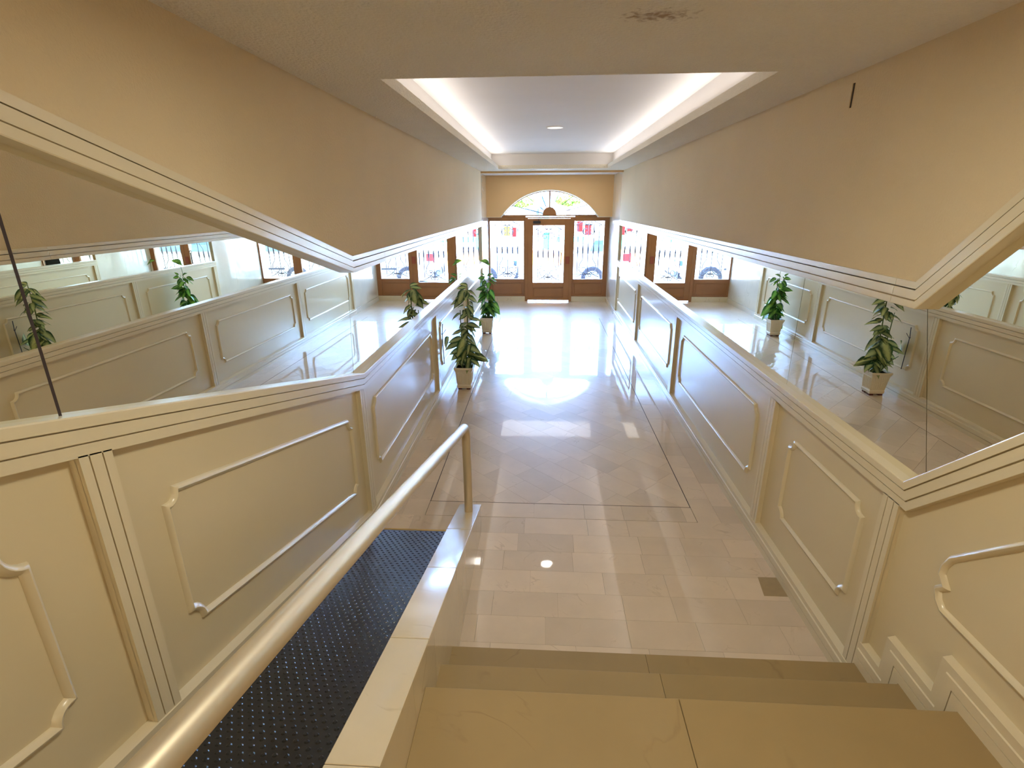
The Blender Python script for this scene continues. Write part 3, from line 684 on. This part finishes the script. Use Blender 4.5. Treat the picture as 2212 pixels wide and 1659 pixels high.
# transom and fanlight (slit of daylight left over the door head)
fan = root('window_3', (.12, YD - .03, 1.89), kind='structure')
mb = MB(); mb.box(-1.236, -.40, YD - .035, YD + .035, 1.872, 1.918); mb.box(.69, 1.455, YD - .035, YD + .035, 1.872, 1.918); mb.box(-.40, .69, YD - .035, YD + .035, 1.892, 1.918)
mb.build('transom_bar', M['brown'], fan, bevel=.003)
k = 12.25 / 11.85
def arc2(R, n=40, zl=1.915):
    zc2 = 2.15 + (zc - 2.15) * k; R *= k; a0 = math.asin((zl - zc2) / R); cx = .125
    return [(cx + R * math.cos(math.pi - a0 - (math.pi - 2 * a0) * i / n), zc2 + R * math.sin(math.pi - a0 - (math.pi - 2 * a0) * i / n)) for i in range(n + 1)]
B1, B2 = arc2(R_ + .02), arc2(R_ - .045)
mb = MB()
for i in range(40):
    q = [B1[i], B1[i + 1], B2[i + 1], B2[i]]; mb.prism([(x, YD - .05, z) for x, z in q], [(x, YD + .03, z) for x, z in q])
mb.build('arch_frame', M['brown'], fan)
MB().box(.108, .142, YD - .045, YD + .03, 1.918, B2[20][1] + .01).build('mullion', M['brown'], fan)
hub = [(.125 + .155 * math.cos(math.pi * i / 20), 1.912 + .172 * math.sin(math.pi * i / 20)) for i in range(21)]
MB().prism([(x, YD - .05, z) for x, z in hub], [(x, YD + .035, z) for x, z in hub]).build('fan_hub', M['brown'], fan)
for a_ in (14, 38, 66, 114, 142, 166):
    t = math.radians(a_); c_, s_ = math.cos(t), math.sin(t); rr = .15
    while rr < 1.3:
        x, z = .125 + rr * c_, 1.912 + rr * s_
        if (x - .125) ** 2 + (z - (2.15 + (zc - 2.15) * k)) ** 2 > ((R_ - .03) * k) ** 2: break
        rr += .01
    MB().tube([(.125 + .14 * c_, YD + .0, 1.912 + .14 * s_), (x, YD + .0, z)], .008, 6).build('fan_spoke', M['iron'], fan)
gp = arc2(R_ - .03)
MB().prism([(x, YD + .010, z) for x, z in gp], [(x, YD + .014, z) for x, z in gp]).build('glass_pane', M['glass'], fan)
# fill between the frame and the vestibule walls
MB().box(1.45, 1.60, 12.15, 12.3, 0, 1.90).build('jamb', M['wallmarble'], bpy.data.objects['wall_vestibule_right'])
MB().box(-1.40, -1.234, 12.15, 12.3, 0, 1.90).build('jamb', M['wallmarble'], bpy.data.objects['wall_vestibule_left'])

# ------------------------------------------------------------------ PLANTS
def leaf_mesh(name, w, curl, mat, fold=.18):
    nx, ny = 9, 4; V = []; F = []; UV = []
    for i in range(nx + 1):
        u = i / nx; hw = w * (math.sin(math.pi * min(1, u * 1.02) ** .80) ** .85) * (1 - .25 * u) if 0 < u < 1 else 0.001
        for j in range(ny + 1):
            v = j / ny * 2 - 1; V.append((u, v * hw, -curl * u * u + fold * abs(v) * hw * (1.2) + .01 * math.sin(u * 14 + v * 2)))
            UV.append((u, .5 + v * .5 * (.35 + .65 * min(1, hw / w))))
    for i in range(nx):
        for j in range(ny): a_ = i * (ny + 1) + j; F.append((a_, a_ + 1, a_ + ny + 2, a_ + ny + 1))
    me = bpy.data.meshes.new(name); me.from_pydata(V, [], F); uvl = me.uv_layers.new(name='uv')
    for p in me.polygons:
        p.use_smooth = True
        for li in p.loop_indices: uvl.data[li].uv = UV[me.loops[li].vertex_index]
    me.materials.append(mat); return me
LM = [leaf_mesh('leaf_blade', .26, .18, M['leaf']), leaf_mesh('leaf_blade', .31, .30, M['leaf']), leaf_mesh('leaf_blade', .22, .42, M['leaf'])]
LB = [leaf_mesh('leaf_blade', .28, .2, M['leaf_bright']), leaf_mesh('leaf_blade', .34, .34, M['leaf_bright'])]
def add_leaf(rt, base, tip, me, roll=0.0):
    b = Vector(base); d = Vector(tip) - b; L_ = d.length; x = d.normalized(); y = Vector((0, 0, 1)).cross(x)
    if y.length < .05: y = Vector((1, 0, 0))
    y.normalize(); z = x.cross(y); m = Matrix((x, y, z)).transposed() @ Matrix.Rotation(roll, 3, 'X')
    o = bpy.data.objects.new('leaf', me); COL.objects.link(o); o.parent = rt
    o.matrix_basis = Matrix.Translation(b - rt.location) @ (m.to_4x4() @ Matrix.Diagonal((L_, L_, L_, 1)))
    return o
def make_pot(cx, cy_, label):
    rt = root('potted_plant', (cx, cy_, 0), label, 'plant', 'potted dumb canes along the left wall')
    pr = [(.082, .022), (.088, .055), (.082, .062), (.100, .235), (.103, .24), (.115, .268), (.115, .285), (.104, .285), (.100, .262)]
    mb = MB(); o = 0
    for r, z in pr:
        for sx, sy in ((-1, -1), (1, -1), (1, 1), (-1, 1)): mb.v.append((cx + sx * r, cy_ + sy * r, z))
    for i in range(len(pr) - 1):
        for kk in range(4): k2 = (kk + 1) % 4; mb.f.append((i * 4 + kk, i * 4 + k2, i * 4 + 4 + k2, i * 4 + 4 + kk))
    mb.f.append((3, 2, 1, 0)); mb.f.append(tuple((len(pr) - 1) * 4 + q for q in range(4)))
    pt = mb.build('pot', M['pot'], rt, bevel=.0025)
    fl = MB()
    for kk in range(7):   # flutes on the four faces
        q = -.066 + kk * .022
        for ax in range(4):
            def P_(u, dd, z):
                r = .084 + (z - .062) / (.235 - .062) * .018 + dd
                return [(cx + u, cy_ - r, z), (cx + r, cy_ + u, z), (cx + u, cy_ + r, z), (cx - r, cy_ + u, z)][ax]
            fl.prism([P_(q - .006, -.002, .075), P_(q + .006, -.002, .075), P_(q + .006, -.002, .222), P_(q - .006, -.002, .222)],
                     [P_(q - .004, .0025, .08), P_(q + .004, .0025, .08), P_(q + .004, .0025, .217), P_(q - .004, .0025, .217)])
    fo_ = fl.build('flutes', M['pot'], rt)
    MB().box(cx - .098, cx + .098, cy_ - .098, cy_ + .098, .25, .262).build('soil', M['soil'], rt)
    for sx, sy in ((-1, -1), (1, -1), (1, 1), (-1, 1)):
        MB().box(cx + sx * .03, cx + sx * .075, cy_ + sy * .03, cy_ + sy * .075, 0, .023).build('foot', plain('dark_red_foot', srgb(96, 52, 46), .5) if (sx, sy) == (-1, -1) else bpy.data.materials['dark_red_foot'], rt)
    return rt
PX, PY = -.945, 6.10
p1 = make_pot(PX, PY, 'taller variegated plant in a white fluted square pot, nearer of two at left wall')
def at_px(px, py, Y):
    x = (px - 1106) / 1134.4; y = -(py - 829.5) / 1134.4; d = FW + RT * x + UP * y; t = Y / d.y; return Vector((d.x * t, Y, 2.15 + d.z * t))
stems = [[(1006, 795), (1010, 720), (1011, 660), (1009, 614)], [(1000, 795), (998, 740), (994, 670)], [(1008, 795), (1020, 765), (1040, 768)], [(1000, 795), (985, 770), (975, 760)]]
for i, s_ in enumerate(stems):
    dy = (0, -.02, .03, -.05)[i]
    MB().tube([at_px(q[0], q[1], PY + dy * k_) for k_, q in enumerate(s_)], [.0075] * (len(s_) - 1) + [.004], 7).build('stem', M['stem'], p1, smooth=True)
MB().tube([at_px(960, 786, PY - .04), at_px(957, 745, PY - .04), at_px(955, 720, PY - .04), at_px(956, 700, PY - .04)], .0045, 6).build('dry_stalk', M['twig'], p1)
MB().tube([at_px(956, 724, PY - .04), at_px(950, 717, PY - .04)], .003, 6).build('dry_stalk', M['twig'], p1)
MB().tube([at_px(956, 722, PY - .04), at_px(963, 712, PY - .04)], .003, 6).build('dry_stalk', M['twig'], p1)
# leaves: base px, tip px, depth of base / tip
LV = [((1008, 620), (985, 622)), ((1010, 618), (992, 610)), ((1000, 648), (969, 652)), ((1003, 640), (978, 664)), ((1010, 642), (1036, 650)), ((1012, 652), (1034, 668)), ((1010, 660), (1024, 662)), ((1002, 660), (984, 662)),
      ((996, 676), (974, 684)), ((1010, 676), (990, 690)), ((1011, 684), (1032, 690)), ((1013, 690), (1042, 686)), ((998, 700), (988, 708)), ((1009, 705), (1028, 712)), ((1009, 700), (1032, 703)),
      ((998, 716), (972, 720)), ((998, 722), (976, 740)), ((1000, 720), (998, 742)), ((1004, 718), (1020, 728)), ((1006, 722), (1037, 744)), ((1000, 730), (966, 738)), ((998, 738), (960, 752)), ((1002, 730), (992, 770)),
      ((1004, 738), (1012, 770)), ((1006, 742), (1028, 752)), ((1006, 748), (1036, 756)), ((1000, 752), (970, 764)), ((998, 758), (974, 778)), ((1006, 760), (1038, 766)), ((1008, 762), (1044, 778)), ((1020, 764), (1055, 780)),
      ((1018, 766), (1052, 768)), ((1014, 770), (1034, 790)), ((1000, 768), (996, 792)), ((1004, 772), (1014, 796)), ((998, 770), (984, 788)), ((1006, 776), (1028, 786)), ((970, 728), (954, 756)), ((1002, 784), (990, 796)), ((1006, 780), (1020, 798)),
      ((1002, 740), (984, 732)), ((1008, 732), (1022, 742)), ((1000, 762), (1006, 782)), ((1008, 755), (1000, 775))]
rl_ = random.Random(11)
for i, (b_, t_) in enumerate(LV):
    db = rl_.uniform(-.02, .02); dt = rl_.uniform(-.13, .11)
    add_leaf(p1, at_px(b_[0], b_[1], PY + db), at_px(t_[0], t_[1], PY + dt), LM[i % 3], (1 if t_[0] > b_[0] else -1) * rl_.uniform(.2, 1.1))
# a few more that the mirror on the right shows from behind
for i in range(40):
    h = rl_.choice((.34, .4, .5, .55, .6, .7, .8, 1.0, 1.18)) + rl_.uniform(-.04, .04); an = rl_.uniform(0, 2 * math.pi); L_ = rl_.uniform(.13, .21)
    bx = -.90 + rl_.uniform(-.03, .03)
    ex = bx + math.cos(an) * L_ * .8
    if ex < XL + .04: ex = XL + .05
    add_leaf(p1, (bx, PY, h), (ex, PY + math.sin(an) * L_ * .9, h - L_ * rl_.uniform(.0, .5)), LM[i % 3], rl_.uniform(-.4, .4))
QX, QY = -.965, 9.02
p2 = make_pot(QX, QY, 'bushier green plant in a white fluted square pot, farther of two at left wall')
for s_ in ([(1052, 690), (1056, 650), (1058, 600)], [(1050, 690), (1046, 640), (1046, 600)], [(1054, 690), (1062, 660)]):
    MB().tube([at_px(q[0], q[1], QY) for q in s_], .006, 6).build('stem', M['stem'], p2, smooth=True)
LV2 = [((1048, 598), (1033, 612)), ((1046, 600), (1032, 600)), ((1044, 604), (1036, 618)), ((1050, 606), (1040, 616)), ((1050, 622), (1026, 624)), ((1050, 626), (1022, 632)), ((1052, 622), (1046, 640)), ((1054, 620), (1062, 632)), ((1056, 626), (1068, 642)),
       ((1052, 634), (1030, 640)), ((1050, 640), (1024, 652)), ((1050, 644), (1030, 664)), ((1054, 636), (1066, 650)), ((1058, 642), (1076, 652)), ((1058, 650), (1080, 664)), ((1058, 656), (1083, 676)), ((1054, 652), (1066, 670)), ((1050, 654), (1042, 676)),
       ((1054, 660), (1054, 684)), ((1050, 664), (1038, 686)), ((1056, 666), (1070, 684)), ((1058, 664), (1082, 682)), ((1048, 672), (1034, 684)), ((1052, 672), (1060, 692)), ((1050, 678), (1042, 694)), ((1046, 686), (1028, 704)), ((1044, 690), (1034, 706)), ((1060, 600), (1074, 606)), ((1052, 596), (1064, 590)), ((1046, 596), (1040, 588)),
       ((1046, 566), (1060, 572)), ((1056, 568), (1040, 560))]
MB().tube([at_px(1052, 640, QY), at_px(1055, 590, QY), at_px(1052, 566, QY)], .004, 6).build('stem', M['stem'], p2)
for i, (b_, t_) in enumerate(LV2):
    bb = at_px(b_[0], b_[1], QY + rl_.uniform(-.03, .03)); tt = at_px(t_[0], t_[1], QY + rl_.uniform(-.14, .16)); tt.x = max(tt.x, XL + .04); bb.x = max(bb.x, XL + .05)
    add_leaf(p2, bb, tt, LB[i % 2], (1 if t_[0] > b_[0] else -1) * rl_.uniform(.2, 1.0))
for i in range(34):
    h = rl_.uniform(.32, .95); an = rl_.uniform(0, 2 * math.pi); L_ = rl_.uniform(.13, .2); bx = QX + .02
    ex = max(bx + math.cos(an) * L_, XL + .05)
    add_leaf(p2, (bx, QY, h), (ex, QY + math.sin(an) * L_, h - L_ * rl_.uniform(-.1, .6)), LB[i % 2], rl_.uniform(-.4, .4))

# ------------------------------------------------------------------ STREET
M['pave'] = plain('pale_pavement', srgb(176, 172, 166), .8, noise=.05, nscale=2)
M['asphalt'] = plain('grey_asphalt', srgb(150, 148, 146), .9, noise=.05, nscale=8)
M['carwhite'] = plain('white_car_paint', srgb(228, 230, 232), .25, coat=.8, coat_r=.03)
M['carsilver'] = plain('silver_car_paint', srgb(190, 196, 204), .3, metal=.3, coat=.8, coat_r=.03)
M['carglass'] = plain('tinted_car_glass', srgb(60, 84, 104), .08)
M['tyre'] = plain('tyre_rubber', srgb(44, 40, 52), .8)
M['red'] = plain('red_plastic', srgb(214, 40, 44), .4)
M['orange'] = plain('orange_canvas', srgb(240, 160, 84), .7, noise=.12, nscale=2)
M['yellow'] = plain('yellow_canvas', srgb(246, 200, 60), .7)
M['teal'] = plain('turquoise_paint', srgb(40, 170, 180), .6)
M['blue'] = plain('blue_canvas', srgb(38, 84, 170), .7)
M['green'] = plain('emerald_paint', srgb(20, 170, 120), .6)
M['bark'] = plain('grey_brown_bark', srgb(140, 118, 104), .9, noise=.15, nscale=12)
M['tree'] = plain('light_green_leaves', srgb(120, 170, 50), .7, noise=.2, nscale=9)  # one yellow-green leaf colour with noise variation
M['facade'] = plain('white_render', srgb(226, 224, 218), .8, noise=.03, nscale=1)
M['grey'] = plain('grey_render', srgb(150, 148, 150), .8)
M['salmon'] = plain('salmon_render', srgb(206, 140, 118), .8)
gpv = MB().box(-14, 16, 12.3, 14.3, -.12, -.006).build('pavement_near', M['pave']); tag(gpv, kind='structure')
gpa = MB().box(-40, 40, 14.3, 19.0, -.2, -.10).build('road', M['asphalt']); tag(gpa, kind='structure')
gpf = MB().box(-60, 60, 19.0, 120, -.2, -.02).build('plaza_ground', M['pave']); tag(gpf, kind='structure')

def car(x0, x1, yn, label, paint, face, grp='cars parked along the kerb'):
    """side view in x, width in y; face=+1 nose to +x"""
    W_ = 1.66; L_ = x1 - x0; rt = root('parked_car', ((x0 + x1) / 2, yn + W_ / 2, -.10), label, 'car', grp)
    def X(u): return x0 + u * L_ if face > 0 else x1 - u * L_
    side = [(0, .35), (.02, .80), (.05, .95), (.12, 1.02), (.17, 1.34), (.24, 1.43), (.50, 1.45), (.60, 1.38), (.74, 1.00), (.90, .90), (.98, .72), (1, .38), (.97, .22), (.03, .22)]
    cy0 = -.10
    mb = MB(); rings = []
    for (dy, sh) in ((0, .06), (.07, 0), (W_ - .07, 0), (W_, .06)):
        rings.append([(X(u), yn + dy + (0 if z < 1.0 else (sh * 3 if dy < .5 else -sh * 3)), z + cy0 - (sh if z > 1.2 else 0)) for u, z in side])
    n = len(side); o = 0
    for rg in rings: mb.v += rg
    for i in range(3):
        for q in range(n): q2 = (q + 1) % n; mb.f.append((i * n + q, i * n + q2, (i + 1) * n + q2, (i + 1) * n + q))
    mb.f.append(tuple(range(n - 1, -1, -1))); mb.f.append(tuple(3 * n + q for q in range(n)))
    mb.build('body', paint, rt, smooth=False)
    for (u0, u1, u2, u3) in ((.165, .20, .39, .39), (.41, .41, .59, .705)):
        P = [(X(u0), 1.02), (X(u1), 1.30), (X(u2), 1.32), (X(u3), 1.02)]
        MB().prism([(x, yn + .06, z + cy0) for x, z in P], [(x, yn - .006 if z < 1.1 else yn + .10, z + cy0) for x, z in P]).build('side_window', M['carglass'], rt)
    P = [(X(.61), 1.36), (X(.735), 1.02)]
    MB().prism([(P[0][0], yn + .25, P[0][1] + cy0 + .01), (P[0][0], yn + W_ - .25, P[0][1] + cy0 + .01), (P[1][0], yn + W_ - .15, P[1][1] + cy0 + .01), (P[1][0], yn + .15, P[1][1] + cy0 + .01)],
               [(P[0][0], yn + .25, P[0][1] + cy0), (P[0][0], yn + W_ - .25, P[0][1] + cy0), (P[1][0], yn + W_ - .15, P[1][1] + cy0), (P[1][0], yn + .15, P[1][1] + cy0)]).build('windscreen', M['carglass'], rt)
    for u in (.19, .80):
        for yy in (yn + .0, yn + W_ - .20):
            wc = (X(u), yy, .30 + cy0)
            MB().lathe([(.20, -.015), (.29, -.02), (.315, .0), (.315, .20), (.20, .21)], wc, 28, 'y').build('wheel', M['tyre'], rt, smooth=True)
            wm = MB().lathe([(.04, -.026), (.19, -.022), (.20, -.012)], wc, 24, 'y').build('hubcap', M['carsilver'], rt, smooth=True)
    MB().box(X(.27), X(.72), yn - .012, yn + .01, .52 + cy0, .57 + cy0).build('side_moulding', M['tyre'], rt)
    MB().box(X(.005), X(-.008), yn + .03, yn + .30, .72 + cy0, .98 + cy0).box(X(.0), X(.05), yn - .01, yn + .05, .76 + cy0, .96 + cy0).build('tail_light', M['red'], rt)
    MB().box(X(.985), X(1.006), yn + .08, yn + .40, .62 + cy0, .76 + cy0).build('head_light', M['carglass'], rt)
    MB().box(X(-.012), X(.03), yn + .02, yn + W_ - .02, .30 + cy0, .46 + cy0).build('bumper', M['tyre'], rt)
    MB().box(X(.97), X(1.012), yn + .02, yn + W_ - .02, .28 + cy0, .44 + cy0).build('bumper', M['tyre'], rt)
    MB().box(X(.995), X(1.014), yn + .5, yn + 1.1, .34 + cy0, .43 + cy0).build('number_plate', M['facade'], rt)
    return rt
car(.62, 4.5, 14.75, 'white hatchback parked outside the right-hand glass pane', M['carwhite'], 1)
car(-4.9, -.75, 14.75, 'white hatchback parked outside the left-hand glass pane', M['carwhite'], 1)
car(-9.6, -5.6, 14.75, 'silver hatchback parked farther left along the kerb, seen in the mirror', M['carsilver'], 1)
car(5.1, 9.1, 14.75, 'silver hatchback parked farther right along the kerb, seen in the mirror', M['carsilver'], 1)
def stall(x0, x1, y, z1, mat, label, cat, name, grp=None, zb=.06):
    rt = root(name, ((x0 + x1) / 2, y, 0), label, cat, grp); n = max(2, int((x1 - x0) / .45)); w = (x1 - x0) / n
    for i in range(n): MB().box(x0 + i * w + .01, x0 + (i + 1) * w - .01, y, y + .04, zb, z1).build('board', mat, rt)
    for i in range(n + 1): MB().box(x0 + i * w - .02, x0 + i * w + .02, y + .04, y + .08, -.02, z1 + .03).build('post', M['grey'], rt)
    return rt
stall(-.45, 1.05, 19.2, .60, M['orange'], 'orange board barrier on the far kerb behind the entrance door', 'barrier', 'barrier')
stall(-12, -2.2, 24, .78, M['teal'], 'turquoise board fence across the plaza at the left', 'fence', 'board_fence', None, .55)
stall(.5, 2.3, 24, .78, M['teal'], 'short turquoise board fence across the plaza behind the door', 'fence', 'board_fence', None, .55)
bn = root('recycling_bin', (.09, 21, 0), 'emerald green container standing in front of the turquoise fence', 'container')
MB().box(-.05, .22, 21, 21.4, 0, 1.05).build('bin_body', M['green'], bn, bevel=.02); MB().box(-.07, .24, 20.98, 21.42, 1.05, 1.10).build('bin_lid', M['green'], bn, bevel=.01)
def tree(x, y, h, label, sd, cr=.8):
    rt = root('street_tree', (x, y, 0), label, 'tree', 'trees on the plaza'); rg = random.Random(sd)
    MB().tube([(x, y, -.02), (x + .03, y, h * .5), (x - .02, y, h)], [.07, .055, .045], 8).build('trunk', M['bark'], rt, smooth=True)
    mb = MB()
    for i in range(900):
        while True:
            q = Vector((rg.uniform(-1, 1), rg.uniform(-1, 1), rg.uniform(-1, 1)))
            if q.length < 1: break
        c = Vector((x + q.x * cr, y + q.y * cr, h + .25 + q.z * .42 * cr)); d1 = Vector((rg.uniform(-1, 1), rg.uniform(-1, 1), rg.uniform(-1, 1))).normalized() * .09; d2 = d1.orthogonal().normalized() * .05
        mb.poly([c - d1, c + d2, c + d1, c - d2], [(0, 1, 2, 3)])
    f_ = mb.build('foliage', M['tree'], rt, fixn=False); f_['kind'] = 'stuff'
tree(-.85, 21, 2.0, 'small green tree seen at the left in the fanlight', 1, .5); tree(.95, 21, 2.05, 'small green tree seen at the right in the fanlight', 2, .55)
tree(-4.2, 22, 2.2, 'green tree on the plaza left of the doorway', 3, 1.2); tree(4.6, 22, 2.3, 'green tree on the plaza right of the doorway', 4, 1.2)
ps = root('folded_parasol', (-.03, 18.6, 0), 'closed blue parasol on a pole seen behind the fanlight hub', 'parasol')
MB().tube([(-.03, 20, 0), (-.03, 20, 2.45)], .02, 8).build('pole', M['grey'], ps); MB().lathe([(.09, 1.95), (.11, 2.05), (.05, 2.35), (.012, 2.5)], (-.03, 20, 0), 10).build('canopy', M['blue'], ps, smooth=True)
def building(x0, x1, y0, y1, h, mat, label, nw, nf):
    rt = root('building', ((x0 + x1) / 2, y0, 0), label, 'building', 'low buildings beyond the plaza'); MB().box(x0, x1, y0, y1, -.02, h).build('wall', mat, rt); MB().box(x0 - .1, x1 + .1, y0 - .15, y1, h, h + .12).build('roof', M['grey'], rt)
    for i in range(nw):
        for j in range(nf):
            cx = x0 + (i + .5) * (x1 - x0) / nw; cz = (j + .55) * h / nf; MB().box(cx - .35, cx + .35, y0 - .04, y0 + .02, cz - .3, cz + .3).build('window', M['carglass'], rt)
building(-1.9, -.35, 44, 50, 2.75, M['facade'], 'low white building left of the blue parasol', 2, 1)
building(-.15, .25, 40, 46, 2.45, M['salmon'], 'narrow salmon building in the middle of the fanlight', 1, 1)
building(2.0, 6.2, 42, 50, 2.65, M['grey'], 'grey building at the right of the fanlight', 3, 1)
building(-12, -2.6, 46, 55, 2.9, M['facade'], 'long white building beyond the plaza at far left', 6, 1)
building(7, 18, 46, 55, 3.0, M['salmon'], 'long salmon building beyond the plaza at far right', 6, 1)
def banner(x, z0_, z1_, mat, w, label, grp):
    rt = root('hanging_banner', (x, 15.0, 0), label, 'banner', grp); MB().box(x - w / 2, x + w / 2, 13.4, 13.42, z0_, z1_).build('cloth', mat, rt); MB().box(x - w / 2 - .02, x + w / 2 + .02, 13.38, 13.44, z1_, z1_ + .03).build('rod', M['grey'], rt)
    MB().tube([(x, 13.41, z1_ + .02), (x, 13.41, 3.0)], .006, 6).build('cord', M['grey'], rt)
    MB().tube([(x, 13.45, 2.995), (x, 12.48, 3.0)], .012, 6).build('wall_bracket', M['grey'], rt)
banner(.88, 1.50, 1.74, M['red'], .14, 'short red banner hanging outside the right glass pane, left one', 'banners hanging over the pavement')
banner(1.08, 1.42, 1.66, M['red'], .16, 'short red banner hanging outside the right glass pane, right one', 'banners hanging over the pavement')
banner(-.90, 1.40, 1.62, M['yellow'], .16, 'short yellow banner hanging outside the left glass pane', 'banners hanging over the pavement')
banner(-.72, 1.38, 1.60, M['red'], .10, 'narrow red banner beside the yellow one outside the left pane', 'banners hanging over the pavement')
for o in bpy.data.objects:
    if '_o' in o: del o['_o']
